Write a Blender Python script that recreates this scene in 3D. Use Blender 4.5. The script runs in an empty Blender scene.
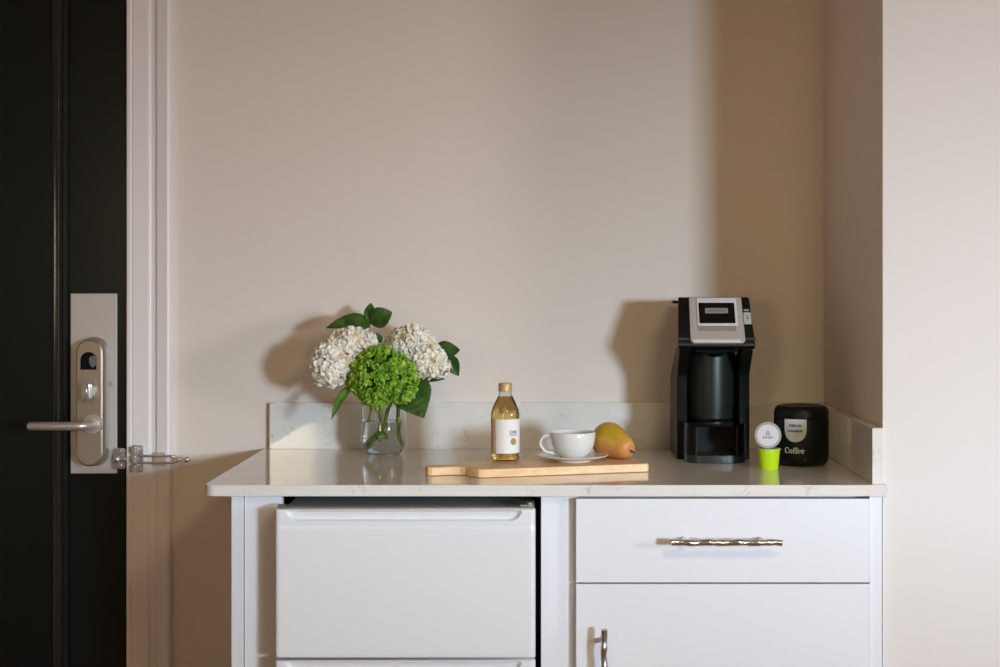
import bpy, bmesh, math, random
from mathutils import Vector, Matrix
random.seed(7)
S = bpy.context.scene
COL = S.collection
PI = math.pi

# ------------------------------------------------------------------ camera
CY = -3.505; CZ = 1.281; F = 1537.0; VX = 544.0; VY = 281.0
cd = bpy.data.cameras.new('camera'); cam = bpy.data.objects.new('camera', cd); COL.objects.link(cam)
cam.location = (0, CY, CZ); cam.rotation_euler = (PI/2, 0, 0)
cd.sensor_width = 36; cd.lens = F*36/1000; cd.shift_x = (500-VX)/1000; cd.shift_y = -(333.5-VY)/1000
cd.clip_start = .05
S.camera = cam
S.view_settings.view_transform = 'Standard'; S.view_settings.look = 'None'
S.view_settings.gamma = 1; S.view_settings.exposure = 0; S.view_settings.use_curve_mapping = False
S.cycles.use_denoising = True
S.cycles.max_bounces = 12; S.cycles.transmission_bounces = 12; S.cycles.glossy_bounces = 6
S.cycles.sample_clamp_indirect = 6

def P(px, py, d):            # world point seen at a photo position, d metres in front of the lens
    return Vector(((px-VX)*d/F, CY+d, CZ-(py-VY)*d/F))
def Xp(px, d): return (px-VX)*d/F
def Zp(py, d): return CZ-(py-VY)*d/F

# ------------------------------------------------------------------ materials
def lin(c):
    return tuple(((v/255)/12.92 if v/255 <= .04045 else ((v/255+.055)/1.055)**2.4) for v in c)+(1,)
def mat(name, rgb, rough=.5, metal=0, spec=.5, coat=0, trans=0, ior=1.45, sss=0, noise=None, bump=None, aniso=0, coat_rough=.05):
    m = bpy.data.materials.new(name); m.use_nodes = True
    nt = m.node_tree; b = nt.nodes['Principled BSDF']
    b.inputs['Base Color'].default_value = lin(rgb)
    b.inputs['Roughness'].default_value = rough; b.inputs['Metallic'].default_value = metal
    b.inputs['Specular IOR Level'].default_value = spec; b.inputs['Coat Weight'].default_value = coat
    b.inputs['Coat Roughness'].default_value = coat_rough
    b.inputs['Transmission Weight'].default_value = trans; b.inputs['IOR'].default_value = ior
    b.inputs['Anisotropic'].default_value = aniso
    if sss:
        b.inputs['Subsurface Weight'].default_value = sss
        b.inputs['Subsurface Radius'].default_value = (.02, .02, .01); b.inputs['Subsurface Scale'].default_value = .3
    if noise or bump:
        tc = nt.nodes.new('ShaderNodeTexCoord')
    if noise:                # (scale, colour a, colour b, lo, hi, stretch)
        sc, ca, cb, lo, hi, st = noise
        mp = nt.nodes.new('ShaderNodeMapping'); mp.inputs['Scale'].default_value = st
        nt.links.new(tc.outputs['Object'], mp.inputs[0])
        n = nt.nodes.new('ShaderNodeTexNoise'); n.inputs['Scale'].default_value = sc; n.inputs['Detail'].default_value = 5
        nt.links.new(mp.outputs[0], n.inputs['Vector'])
        r = nt.nodes.new('ShaderNodeValToRGB'); e = r.color_ramp.elements
        e[0].position = lo; e[0].color = lin(ca); e[1].position = hi; e[1].color = lin(cb)
        nt.links.new(n.outputs['Fac'], r.inputs[0]); nt.links.new(r.outputs[0], b.inputs['Base Color'])
    if bump:                 # (scale, strength, distance)
        n2 = nt.nodes.new('ShaderNodeTexNoise'); n2.inputs['Scale'].default_value = bump[0]; n2.inputs['Detail'].default_value = 3
        nt.links.new(tc.outputs['Object'], n2.inputs['Vector'])
        bp = nt.nodes.new('ShaderNodeBump'); bp.inputs['Strength'].default_value = bump[1]; bp.inputs['Distance'].default_value = bump[2]
        nt.links.new(n2.outputs['Fac'], bp.inputs['Height']); nt.links.new(bp.outputs[0], b.inputs['Normal'])
    return m

M = {}
M['wall'] = mat('wall_paint', (232, 219, 207), .6, spec=.35, bump=(180, .05, .001))
M['wall_r'] = mat('wall_paint_lit', (224, 215, 209), .55, spec=.35, bump=(180, .05, .001))  # same wall paint, retinted for the light on the room-side face
M['ceil'] = mat('ceiling_paint', (226, 208, 198), .8)
M['floor'] = mat('oak_floor', (158, 112, 68), .35, noise=(3, (140, 96, 56), (176, 128, 80), .3, .7, (1, 8, 1)))
M['casing'] = mat('casing_paint', (240, 232, 228), .32)
M['door'] = mat('black_gloss_paint', (15, 20, 18), .25, spec=.35, bump=(9, .08, .004))
M['door_trim'] = mat('black_gloss_moulding', (22, 27, 25), .16, spec=.8, bump=(260, .25, .0006))
M['plate'] = mat('satin_steel_plate', (206, 202, 200), .42, metal=.5)
M['nickel'] = mat('satin_nickel', (206, 198, 186), .34, metal=.7)
M['cover'] = mat('brushed_nickel_cover', (168, 156, 142), .36, metal=.7)
M['chrome'] = mat('polished_chrome', (226, 226, 224), .14, metal=.85)
M['handle'] = mat('polished_nickel', (190, 186, 180), .24, metal=1)
M['black'] = mat('black_plastic', (8, 8, 8), .6, spec=.2)
M['cab'] = mat('cabinet_white', (232, 231, 234), .3, spec=.4)
M['cab_in'] = mat('cabinet_edge', (225, 223, 222), .45)
M['fridge'] = mat('fridge_white', (232, 232, 234), .25, spec=.5, bump=(220, .05, .0006))
M['fridge_top'] = mat('fridge_top_shade', (168, 176, 172), .3)  # white top with the counter's shade put into its colour
M['gasket'] = mat('grey_gasket', (110, 112, 112), .6)
M['dark_in'] = mat('dark_recess', (18, 18, 18), .7)
M['maker'] = mat('black_machine_plastic', (11, 12, 11), .34, spec=.32)
M['maker_g'] = mat('black_machine_gloss', (6, 7, 7), .12, spec=.45)
M['maker_m'] = mat('dark_machine_metal', (46, 49, 45), .34, metal=.5)
M['silver'] = mat('silver_brushed', (206, 196, 188), .4, metal=.35)
M['bright'] = mat('bright_silver', (236, 238, 238), .3, metal=.25)
M['badge'] = mat('badge_grey', (158, 150, 142), .45, metal=.2)
M['ink'] = mat('dark_ink', (40, 38, 38), .6)
M['ink_soft'] = mat('grey_ink', (120, 116, 116), .6)
M['canister'] = mat('matt_black_canister', (10, 11, 11), .42, spec=.35)
M['shield'] = mat('shield_grey', (206, 208, 208), .5)
M['white'] = mat('white_print', (240, 240, 238), .5)
M['lime'] = mat('lime_plastic', (200, 232, 24), .35, sss=.15)
M['pod'] = mat('pod_grey_plastic', (176, 176, 160), .35)
M['podlabel'] = mat('pod_lid_foil', (228, 220, 226), .4)
M['wood'] = mat('board_maple', (242, 200, 148), .42, noise=(14, (234, 188, 132), (248, 212, 164), .3, .7, (1, 9, 6)))
M['wood_side'] = M['wood']
M['porcelain'] = mat('white_porcelain', (230, 226, 222), .2, coat=.2)
M['saucer'] = mat('cream_porcelain', (232, 226, 218), .15, coat=.3)
M['glass'] = mat('clear_glass', (250, 252, 250), 0, trans=1, ior=1.45)
M['water'] = mat('water', (250, 253, 250), 0, trans=1, ior=1.33)
M['juice'] = mat('amber_juice', (255, 216, 136), .02, trans=1, ior=1.34)
M['cap'] = mat('gold_cap', (214, 178, 126), .45, metal=.25, noise=(220, (188, 146, 92), (226, 194, 144), .4, .6, (1, 1, 1)))
M['paper'] = mat('white_label_paper', (240, 236, 232), .6)
M['paper2'] = mat('back_label_paper', (214, 186, 160), .6, noise=(300, (196, 158, 128), (228, 208, 184), .35, .6, (1, 1, 2)))
M['gold'] = mat('gold_print', (176, 148, 62), .5)
M['pear_stem'] = mat('pear_stem', (88, 62, 38), .8)
M['stem'] = mat('flower_stem', (146, 160, 66), .5, sss=.1)
M['leaf'] = mat('leaf_green', (54, 84, 30), .45, spec=.4, noise=(40, (42, 72, 24), (70, 100, 40), .35, .65, (1, 1, 1)))
M['leaf_l'] = mat('leaf_light_green', (104, 142, 54), .45, noise=(40, (92, 130, 44), (124, 158, 66), .35, .65, (1, 1, 1)))
M['petal'] = mat('white_petal', (250, 240, 220), .6, sss=.1, noise=(24, (246, 232, 198), (254, 248, 236), .38, .55, (1, 1, 1)))
M['core_w'] = mat('cream_core', (206, 198, 160), .8)
M['gpetal'] = mat('green_petal', (138, 184, 40), .5, sss=.1, noise=(50, (84, 138, 20), (176, 212, 70), .3, .7, (1, 1, 1)))
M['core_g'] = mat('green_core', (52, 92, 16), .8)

# quartz with fine grey veins
def quartz():
    m = mat('white_quartz', (226, 224, 222), .07, spec=.6, coat=.25, coat_rough=.03)
    nt = m.node_tree; b = nt.nodes['Principled BSDF']; L = nt.links.new
    tc = nt.nodes.new('ShaderNodeTexCoord')
    n = nt.nodes.new('ShaderNodeTexNoise'); n.inputs['Scale'].default_value = 26; n.inputs['Detail'].default_value = 6; n.inputs['Distortion'].default_value = 1.4
    L(tc.outputs['Object'], n.inputs['Vector'])
    s = nt.nodes.new('ShaderNodeMath'); s.operation = 'SUBTRACT'; s.inputs[1].default_value = .5; L(n.outputs['Fac'], s.inputs[0])
    a = nt.nodes.new('ShaderNodeMath'); a.operation = 'ABSOLUTE'; L(s.outputs[0], a.inputs[0])
    r = nt.nodes.new('ShaderNodeValToRGB'); e = r.color_ramp.elements
    e[0].position = 0; e[0].color = (1, 1, 1, 1); e[1].position = .02; e[1].color = (0, 0, 0, 1); L(a.outputs[0], r.inputs[0])
    n2 = nt.nodes.new('ShaderNodeTexNoise'); n2.inputs['Scale'].default_value = 15; n2.inputs['Detail'].default_value = 3
    L(tc.outputs['Object'], n2.inputs['Vector'])
    r2 = nt.nodes.new('ShaderNodeValToRGB'); e = r2.color_ramp.elements
    e[0].position = .5; e[0].color = (0, 0, 0, 1); e[1].position = .62; e[1].color = (.8, .8, .8, 1); L(n2.outputs['Fac'], r2.inputs[0])
    mu = nt.nodes.new('ShaderNodeMath'); mu.operation = 'MULTIPLY'; L(r.outputs[0], mu.inputs[0]); L(r2.outputs[0], mu.inputs[1])
    n3 = nt.nodes.new('ShaderNodeTexNoise'); n3.inputs['Scale'].default_value = 7; n3.inputs['Detail'].default_value = 4; L(tc.outputs['Object'], n3.inputs['Vector'])
    base = nt.nodes.new('ShaderNodeMixRGB'); base.inputs[1].default_value = lin((226, 220, 212)); base.inputs[2].default_value = lin((236, 231, 225)); L(n3.outputs['Fac'], base.inputs[0])
    mx = nt.nodes.new('ShaderNodeMixRGB'); L(mu.outputs[0], mx.inputs[0]); L(base.outputs[0], mx.inputs[1]); mx.inputs[2].default_value = lin((186, 182, 180))
    L(mx.outputs[0], b.inputs['Base Color'])
    return m
M['quartz'] = quartz()

def pear_mat():
    m = mat('pear_skin', (200, 170, 50), .38, sss=.1)
    nt = m.node_tree; b = nt.nodes['Principled BSDF']; L = nt.links.new
    tc = nt.nodes.new('ShaderNodeTexCoord')
    n = nt.nodes.new('ShaderNodeTexNoise'); n.inputs['Scale'].default_value = 34; n.inputs['Detail'].default_value = 5; L(tc.outputs['Object'], n.inputs['Vector'])
    sx = nt.nodes.new('ShaderNodeSeparateXYZ'); L(tc.outputs['Object'], sx.inputs[0])
    mr = nt.nodes.new('ShaderNodeMapRange'); mr.inputs['From Min'].default_value = .014; mr.inputs['From Max'].default_value = .065; L(sx.outputs['Z'], mr.inputs['Value'])
    ad = nt.nodes.new('ShaderNodeMath'); ad.operation = 'MULTIPLY_ADD'; ad.inputs[1].default_value = 1.5; L(n.outputs['Fac'], ad.inputs[0]); L(mr.outputs[0], ad.inputs[2]); ad2 = nt.nodes.new('ShaderNodeMath'); ad2.operation = 'MULTIPLY'; ad2.inputs[1].default_value = .6; L(ad.outputs[0], ad2.inputs[0])
    r = nt.nodes.new('ShaderNodeValToRGB'); e = r.color_ramp.elements
    e[0].position = .6; e[0].color = lin((206, 140, 80)); e[1].position = .92; e[1].color = lin((196, 158, 44))
    q = r.color_ramp.elements.new(.78); q.color = lin((212, 164, 62)); L(ad2.outputs[0], r.inputs[0])
    n2 = nt.nodes.new('ShaderNodeTexNoise'); n2.inputs['Scale'].default_value = 260; L(tc.outputs['Object'], n2.inputs['Vector'])
    r2 = nt.nodes.new('ShaderNodeValToRGB'); e = r2.color_ramp.elements
    e[0].position = .62; e[0].color = (0, 0, 0, 1); e[1].position = .7; e[1].color = (.6, .6, .6, 1); L(n2.outputs['Fac'], r2.inputs[0])
    mx = nt.nodes.new('ShaderNodeMixRGB'); L(r2.outputs[0], mx.inputs[0]); L(r.outputs[0], mx.inputs[1]); mx.inputs[2].default_value = lin((128, 92, 34))
    L(mx.outputs[0], b.inputs['Base Color'])
    return m
M['pear'] = pear_mat()

# ------------------------------------------------------------------ mesh helpers
ROOT = {}                     # world origin of every top-level object
def obj(name, bm, m, parent=None, origin=None, bevel=0, seg=2, smooth=35, solid=0, subsurf=0, structure=False):
    o0 = ROOT[parent.name] if parent else Vector(origin if origin else (0, 0, 0))
    bmesh.ops.translate(bm, verts=bm.verts[:], vec=-o0)
    bmesh.ops.recalc_face_normals(bm, faces=bm.faces[:])
    me = bpy.data.meshes.new(name); bm.to_mesh(me); bm.free()
    ms = m if isinstance(m, (list, tuple)) else [m]
    for k in ms: me.materials.append(k)
    o = bpy.data.objects.new(name, me); COL.objects.link(o)
    if parent: o.parent = parent
    else: o.location = o0
    ROOT[o.name] = o0
    if smooth:
        for p in me.polygons: p.use_smooth = True
        me.set_sharp_from_angle(angle=math.radians(smooth))
    if solid:
        md = o.modifiers.new('solid', 'SOLIDIFY'); md.thickness = solid; md.offset = 0
    if bevel:
        md = o.modifiers.new('bevel', 'BEVEL'); md.width = bevel; md.segments = seg; md.limit_method = 'ANGLE'; md.angle_limit = math.radians(40); md.harden_normals = True
    if subsurf:
        md = o.modifiers.new('sub', 'SUBSURF'); md.levels = subsurf; md.render_levels = subsurf
    if structure: o['kind'] = 'structure'
    return o
def thing(name, label, cat, loc, group=None):
    o = bpy.data.objects.new(name, None); COL.objects.link(o); o.location = loc; o.empty_display_size = .05
    ROOT[o.name] = Vector(loc); tag(o, label, cat, group); return o
def tag(o, label, cat, group=None):
    o['label'] = label; o['category'] = cat
    if group: o['group'] = group
    return o
def B(): return bmesh.new()
def box(bm, x0, x1, y0, y1, z0, z1):
    v = [bm.verts.new((x, y, z)) for x in (x0, x1) for y in (y0, y1) for z in (z0, z1)]
    for f in ((0, 1, 3, 2), (4, 6, 7, 5), (0, 4, 5, 1), (2, 3, 7, 6), (0, 2, 6, 4), (1, 5, 7, 3)): bm.faces.new([v[i] for i in f])
    return bm
def prism(bm, pts, O, U, V, N, depth, mi=0):
    O, U, V, N = Vector(O), Vector(U), Vector(V), Vector(N)
    a = [bm.verts.new(O+U*p[0]+V*p[1]) for p in pts]; b = [bm.verts.new(v.co+N*depth) for v in a]
    n = len(pts); fs = [bm.faces.new(a[::-1]), bm.faces.new(b)]
    for i in range(n): fs.append(bm.faces.new((a[i], a[(i+1) % n], b[(i+1) % n], b[i])))
    for f in fs: f.material_index = mi
    return bm
def loft(bm, loops, cap0=True, cap1=True, closed=True):
    vs = [[bm.verts.new(p) for p in l] for l in loops]; n = len(loops[0])
    for a, b in zip(vs, vs[1:]):
        for i in range(n if closed else n-1): bm.faces.new((a[i], a[(i+1) % n], b[(i+1) % n], b[i]))
    if cap0: bm.faces.new(vs[0][::-1])
    if cap1: bm.faces.new(vs[-1])
    return bm
def rr(w, h, r, n=6, cx=0, cy=0, rs=None):
    rs = rs or (r, r, r, r); out = []
    for k, (sx, sy) in enumerate(((1, 1), (-1, 1), (-1, -1), (1, -1))):
        q = rs[k]; x0 = cx+sx*(w/2-q); y0 = cy+sy*(h/2-q)
        for i in range(n+1):
            a = PI/2*k+PI/2*i/n; out.append((x0+q*math.cos(a), y0+q*math.sin(a)))
    return out
def lathe(bm, prof, c, n=48, closed=False, mi=0):
    """prof: (radius, z) pairs; r=0 ends become poles"""
    c = Vector(c); rings = []
    for r, z in prof:
        if r < 1e-6: rings.append([bm.verts.new(c+Vector((0, 0, z)))])
        else: rings.append([bm.verts.new(c+Vector((r*math.cos(2*PI*i/n), r*math.sin(2*PI*i/n), z))) for i in range(n)])
    pr = list(zip(rings, rings[1:]))
    if closed: pr.append((rings[-1], rings[0]))
    for a, b in pr:
        for i in range(n):
            j = (i+1) % n
            if len(a) == 1 and len(b) == 1: continue
            if len(a) == 1: f = bm.faces.new((a[0], b[i], b[j]))
            elif len(b) == 1: f = bm.faces.new((a[i], a[j], b[0]))
            else: f = bm.faces.new((a[i], a[j], b[j], b[i]))
            f.material_index = mi
    return bm
def spline(pts, n=8):
    pts = [Vector(p) for p in pts]; out = []
    q = [pts[0]*2-pts[1]]+pts+[pts[-1]*2-pts[-2]]
    for i in range(1, len(q)-2):
        for k in range(n):
            t = k/n; a, b, c, d = q[i-1], q[i], q[i+1], q[i+2]
            out.append(.5*((2*b)+(c-a)*t+(2*a-5*b+4*c-d)*t*t+(3*b-a-3*c+d)*t**3))
    out.append(pts[-1]); return out
def tube(bm, path, rad, n=14, caps=True, rfn=None, closed=False):
    path = [Vector(p) for p in path]; N = len(path); prev = None; rings = []
    for i, p in enumerate(path):
        if closed: t = (path[(i+1) % N]-path[i-1]).normalized()
        else: t = (path[min(i+1, N-1)]-path[max(i-1, 0)]).normalized()
        if prev is None:
            u = t.cross(Vector((0, 0, 1)));
            if u.length < .1: u = t.cross(Vector((1, 0, 0)))
        else: u = prev-t*prev.dot(t)
        u.normalize(); w = t.cross(u); prev = u
        r = rfn(i/(N-1)) if rfn else rad
        rings.append([bm.verts.new(p+(u*math.cos(2*PI*k/n)+w*math.sin(2*PI*k/n))*r) for k in range(n)])
    m = N if closed else N-1
    for i in range(m):
        a, b = rings[i], rings[(i+1) % N]
        for k in range(n): bm.faces.new((a[k], a[(k+1) % n], b[(k+1) % n], b[k]))
    if caps and not closed: bm.faces.new(rings[0][::-1]); bm.faces.new(rings[-1])
    return bm
def ball(bm, c, r, sc=(1, 1, 1), u=20, v=12):
    bmesh.ops.create_uvsphere(bm, u_segments=u, v_segments=v, radius=r, matrix=Matrix.Translation(c) @ Matrix.Diagonal((*sc, 1)))
    return bm
def cyl(bm, a, b, r, n=24, r2=None):
    a, b = Vector(a), Vector(b); return tube(bm, [a, b], r, n, rfn=(lambda t: r+(r2-r)*t) if r2 else None)
def text2d(txt, size, align='CENTER', space=1):
    """outline of built-in lettering as (verts2d, faces)"""
    c = bpy.data.curves.new('t', 'FONT'); c.body = txt; c.size = size; c.align_x = align; c.align_y = 'CENTER'; c.resolution_u = 3; c.space_character = space
    o = bpy.data.objects.new('t', c); COL.objects.link(o)
    dg = bpy.context.evaluated_depsgraph_get(); me = bpy.data.meshes.new_from_object(o.evaluated_get(dg))
    vs = [(v.co.x, v.co.y) for v in me.vertices]; fs = [tuple(p.vertices) for p in me.polygons]
    bpy.data.objects.remove(o); bpy.data.curves.remove(c); bpy.data.meshes.remove(me)
    return vs, fs
def put2d(bm, vf, fn):
    v = [bm.verts.new(fn(*p)) for p in vf[0]]
    for f in vf[1]:
        try: bm.faces.new([v[i] for i in f])
        except ValueError: pass
    return bm

# ================================================================== THE SETTING
XW = .638                    # alcove's right side wall
bm = B(); box(bm, -2.6, 3.4, -5.7, .15, -.05, 0); obj('floor', bm, M['floor'], structure=True)
bm = B(); box(bm, -2.6, 3.4, -5.7, .15, 2.6, 2.65); obj('ceiling', bm, M['ceil'], structure=True)
bm = B(); box(bm, -.93, XW, 0, .12, 0, 2.6); box(bm, -1.88, -.93, 0, .12, 2.07, 2.6); box(bm, -2.6, -1.88, 0, .12, 0, 2.6)
obj('wall_back', bm, M['wall'], structure=True, smooth=0)
bm = B(); box(bm, XW, 3.3, -.61, .12, 0, 2.6); bm.faces.ensure_lookup_table(); bm.faces[2].material_index = 1     # the room-side face
obj('wall_right', bm, [M['wall'], M['wall_r']], structure=True, smooth=0)
bm = B(); box(bm, -2.6, -2.5, -5.7, 0, 0, 2.6); obj('wall_left', bm, M['wall_r'], structure=True, smooth=0)
def wall_with_hole(name, axis, pos, thick, a0, a1, holes):
    """wall across `axis` with rectangular window holes (a_lo, a_hi, z_lo, z_hi)"""
    bm = B(); cur = a0
    def bx(lo, hi, z0, z1):
        if axis == 'y': box(bm, lo, hi, pos, pos+thick, z0, z1)
        else: box(bm, pos, pos+thick, lo, hi, z0, z1)
    for lo, hi, z0, z1 in sorted(holes):
        bx(cur, lo, 0, 2.6); bx(lo, hi, 0, z0); bx(lo, hi, z1, 2.6); cur = hi
    bx(cur, a1, 0, 2.6)
    return obj(name, bm, M['wall_r'], structure=True, smooth=0)
WA = (2.56, 3.27, 1.10, 1.75)       # key window, behind the camera to the right
WC = (-2.0, -1.3, 1.0, 2.0)         # window behind the camera to the left
WB = (-3.35, -2.55, 1.2, 1.8)       # window in the far right wall
wall_with_hole('wall_rear', 'y', -5.7, .12, -2.6, 3.3, [WC, WA])
wall_with_hole('wall_far_right', 'x', 3.3, .1, -5.7, -.61, [WB])
def window(name, axis, pos, w):
    bm = B(); lo, hi, z0, z1 = w; t = .03
    for a, b, c, d in ((lo, lo+t, z0, z1), (hi-t, hi, z0, z1), (lo, hi, z0, z0+t), (lo, hi, z1-t, z1)):
        if axis == 'y': box(bm, a, b, pos, pos+.04, c, d)
        else: box(bm, pos, pos+.04, a, b, c, d)
    obj(name, bm, M['casing'], structure=True, smooth=0)
window('window_1', 'y', -5.68, WA); window('window_2', 'y', -5.68, WC); window('window_3', 'x', 3.34, WB)

def area(name, loc, rot, sx, sy, power, col):
    l = bpy.data.lights.new(name, 'AREA'); l.shape = 'RECTANGLE'; l.size = sx; l.size_y = sy; l.energy = power; l.color = col
    o = bpy.data.objects.new(name, l); COL.objects.link(o); o.location = loc; o.rotation_euler = rot; return o
LIGHTS = {  # energy, colour
 'key': (1950, (0.641, 0.821, 1.000)), 'left': (44, (1.000, 0.820, 0.520)), 'side': (225, (1.000, 0.924, 0.933)), 'ceil': (24, (1.000, 0.825, 0.490))}
def L_(k): return LIGHTS[k]
area('daylight_rear_right', (4.85, -9.0, 1.80), (PI/2, 0, 0), 2.3, 1.0, *L_('key'))
area('daylight_rear_left', (-2.1, -6.6, 1.55), (PI/2, 0, 0), 1.2, 1.2, *L_('left'))
area('daylight_far_right', (4.65, -4.0, 1.45), (PI/2, 0, PI/2), 1.7, 1.1, *L_('side'))
area('pendant_lamp_glow', (.7, -2.75, 2.2), (0, 0, 0), .4, .4, *L_('ceil'))
w = bpy.data.worlds.new('world'); S.world = w; w.use_nodes = True
w.node_tree.nodes['Background'].inputs[0].default_value = (.75, .85, 1, 1); w.node_tree.nodes['Background'].inputs[1].default_value = .1

# ---- door casing
def casing(name, x0, sgn, z0, z1):
    pr = [(0, 0), (0, .016), (.002, .018), (.009, .018), (.0115, .0145), (.013, .0155), (.0145, .0165), (.049, .0165), (.051, .014), (.053, .0135), (.055, .0125),
          (.065, .0125), (.068, .0175), (.070, .0195), (.094, .0235), (.0985, .021), (.1, 0)]
    bm = B(); prism(bm, [(sgn*a, -b) for a, b in pr], (x0, 0, z0), (1, 0, 0), (0, 1, 0), (0, 0, 1), z1-z0)
    return obj(name, bm, M['casing'], structure=True, smooth=20)
casing('trim_1', -.9475, 1, 0, 2.15)
casing('trim_2', -1.862, -1, 0, 2.15)
bm = B(); box(bm, -1.862, -.9475, -.02, 0, 2.05, 2.15); obj('trim_3', bm, M['casing'], structure=True, bevel=.003)
bm = B(); box(bm, -.951, -.93, -.004, .12, 0, 2.07); box(bm, -1.88, -1.859, -.004, .12, 0, 2.07); obj('trim_4', bm, M['casing'], structure=True)

# ---- door with its mouldings and lock
D0, D1 = -1.858, -.9525
bm = B(); box(bm, D0, D1, 0.001, .046, .006, 2.045)
door = obj('door_1', bm, M['door'], origin=(-1.4, .02, 0), structure=True, bevel=.0015)
def rect_mould(bm, x0, x1, z0, z1, prof):
    loops = [[(x0+s, -h, z0+s), (x1-s, -h, z0+s), (x1-s, -h, z1-s), (x0+s, -h, z1-s)] for s, h in prof]
    return loft(bm, loops, cap0=False, cap1=False)
bm = B(); rect_mould(bm, -1.728, -1.0835, .2, 1.98, [(0, -.002), (0, .009), (.003, .0125), (.009, .0125), (.012, .009), (.0145, .006), (.022, .005), (.0255, .0065), (.031, .0075), (.035, .006), (.037, -.002)])
obj('panel_moulding', bm, M['door_trim'], door, smooth=25)
# lock plate
d = 3.5
px0, px1, pz1, pz0 = Xp(70.5, d), Xp(116.8, d), Zp(293.5, d), Zp(473.5, d)
bm = B(); box(bm, px0, px1, -.0045, .001, pz0, pz1)
lp = obj('lock_plate', bm, M['plate'], door, bevel=.001)
for x in (px0+.012, px1-.014):
    for z in (pz1-.014, pz0+.014):
        bm = B(); cyl(bm, (x, -.004, z), (x, -.0062, z), .0034, 14); box(bm, x-.0026, x+.0026, -.0064, -.006, z-.0005, z+.0005); obj('screw', bm, M['nickel'], lp)
# tall pill-shaped cover
cx = (Xp(76, 3.47)+Xp(105, 3.47))/2; cw = .062; z1c, z0c = Zp(339, 3.47), Zp(466, 3.47)
bm = B(); cc = (z0c+z1c)/2; h = z1c-z0c
loops = []
for k, (ins, y) in enumerate(((-.004, -.004), (-.001, -.036), (.001, -.0435), (.0045, -.046))):
    loops.append([(cx+p[0], y, cc+p[1]) for p in rr(cw-2*ins, h-2*ins, cw/2-ins-.0001, 12)])
loft(bm, loops); cov = obj('lock_cover', bm, M['cover'], door, smooth=30)
# card slot: dark D shape with a bevelled inner face
dd = 3.472
sx = Xp(90.2, dd); sz = Zp(360.5, dd)
def arch(w, h, n=12): return [(w/2, -h/2), (w/2, h/2-w/2)]+[(w/2*math.cos(a), h/2-w/2+w/2*math.sin(a)) for a in [PI*i/n for i in range(1, n)]]+[(-w/2, h/2-w/2), (-w/2, -h/2)]
bm = B(); prism(bm, arch(.036, .040), (sx, -.0457, sz), (1, 0, 0), (0, 0, 1), (0, -1, 0), .0012); obj('card_reader', bm, M['black'], cov, smooth=30)
bm = B(); prism(bm, [(0, -.014), (-.006, -.004), (-.006, .008), (.0, .012), (.011, .012), (.011, -.005), (.006, -.012)], (sx+.008, -.0467, sz-.001), (1, 0, 0), (0, 0, 1), (0, -1, 0), .0014); obj('reader_lens', bm, mat('lens_grey', (110, 110, 106), .5), cov, smooth=30)
# thumb turn
tx, tz = Xp(89.5, 3.46), Zp(391, 3.46)
bm = B(); cyl(bm, (tx, -.0455, tz), (tx, -.0505, tz), .0165, 28); obj('turn_rose', bm, M['nickel'], cov, bevel=.001)
bm = B(); loft(bm, [[(tx+p[0], y, tz+p[1]) for p in rr(a, b, min(a, b)/2-.0002, 8)] for a, b, y in ((.020, .036, -.0495), (.024, .044, -.0585), (.022, .046, -.0685), (.012, .036, -.0725))]); obj('thumb_turn', bm, M['chrome'], door, smooth=40)
# lever handle
hx, hz = Xp(93.5, 3.46), Zp(424.3, 3.45)
bm = B(); cyl(bm, (hx, -.0455, hz), (hx, -.0545, hz), .0225, 32); cyl(bm, (hx, -.0545, hz), (hx, -.060, hz), .016, 28)
lev = obj('handle_rose', bm, M['nickel'], door, bevel=.0012)
hl = Xp(28, 3.405)
path = [Vector((hx, -.055, hz)), Vector((hx, -.078, hz))]+[Vector((hx-.022+.022*math.cos(a), -.078-.022*math.sin(a), hz)) for a in [PI/2*i/8 for i in range(1, 9)]]+[Vector((hl+.06, -.100, hz)), Vector((hl+.004, -.100, hz)), Vector((hl, -.100, hz))]
bm = B(); tube(bm, path, .0098, 20, rfn=lambda t: .0098 if t < .98 else .0078); obj('door_handle', bm, M['nickel'], door, smooth=50)
# small etched mark on the plate
bm = B(); put2d(bm, text2d('SE', .013), lambda a, b: Vector((Xp(108.6, 3.5)+a*1.5, -.0053, Zp(384.3, 3.5)+b))); obj('etched_mark', bm, M['ink'], lp, smooth=0)
# latch catch on the door: base plate with ball stud
gx, gz = Xp(118, 3.49), Zp(458.8, 3.49)
bm = B(); prism(bm, rr(.030, .048, .006, 5), (gx, -.0045, gz), (1, 0, 0), (0, 0, 1), (0, -1, 0), .006)
for s in (-1, 1): cyl(bm, (gx+.002, -.0105, gz+s*.016), (gx+.002, -.0165, gz+s*.016), .0065, 16)
tube(bm, [(gx-.01, -.01, gz), (gx+.004, -.022, gz), (gx+.022, -.025, gz)], .0048, 12)
ball(bm, (gx+.0, -.021, gz), .0085)
obj('latch_catch', bm, M['chrome'], door, bevel=.0012, smooth=40)

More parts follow.
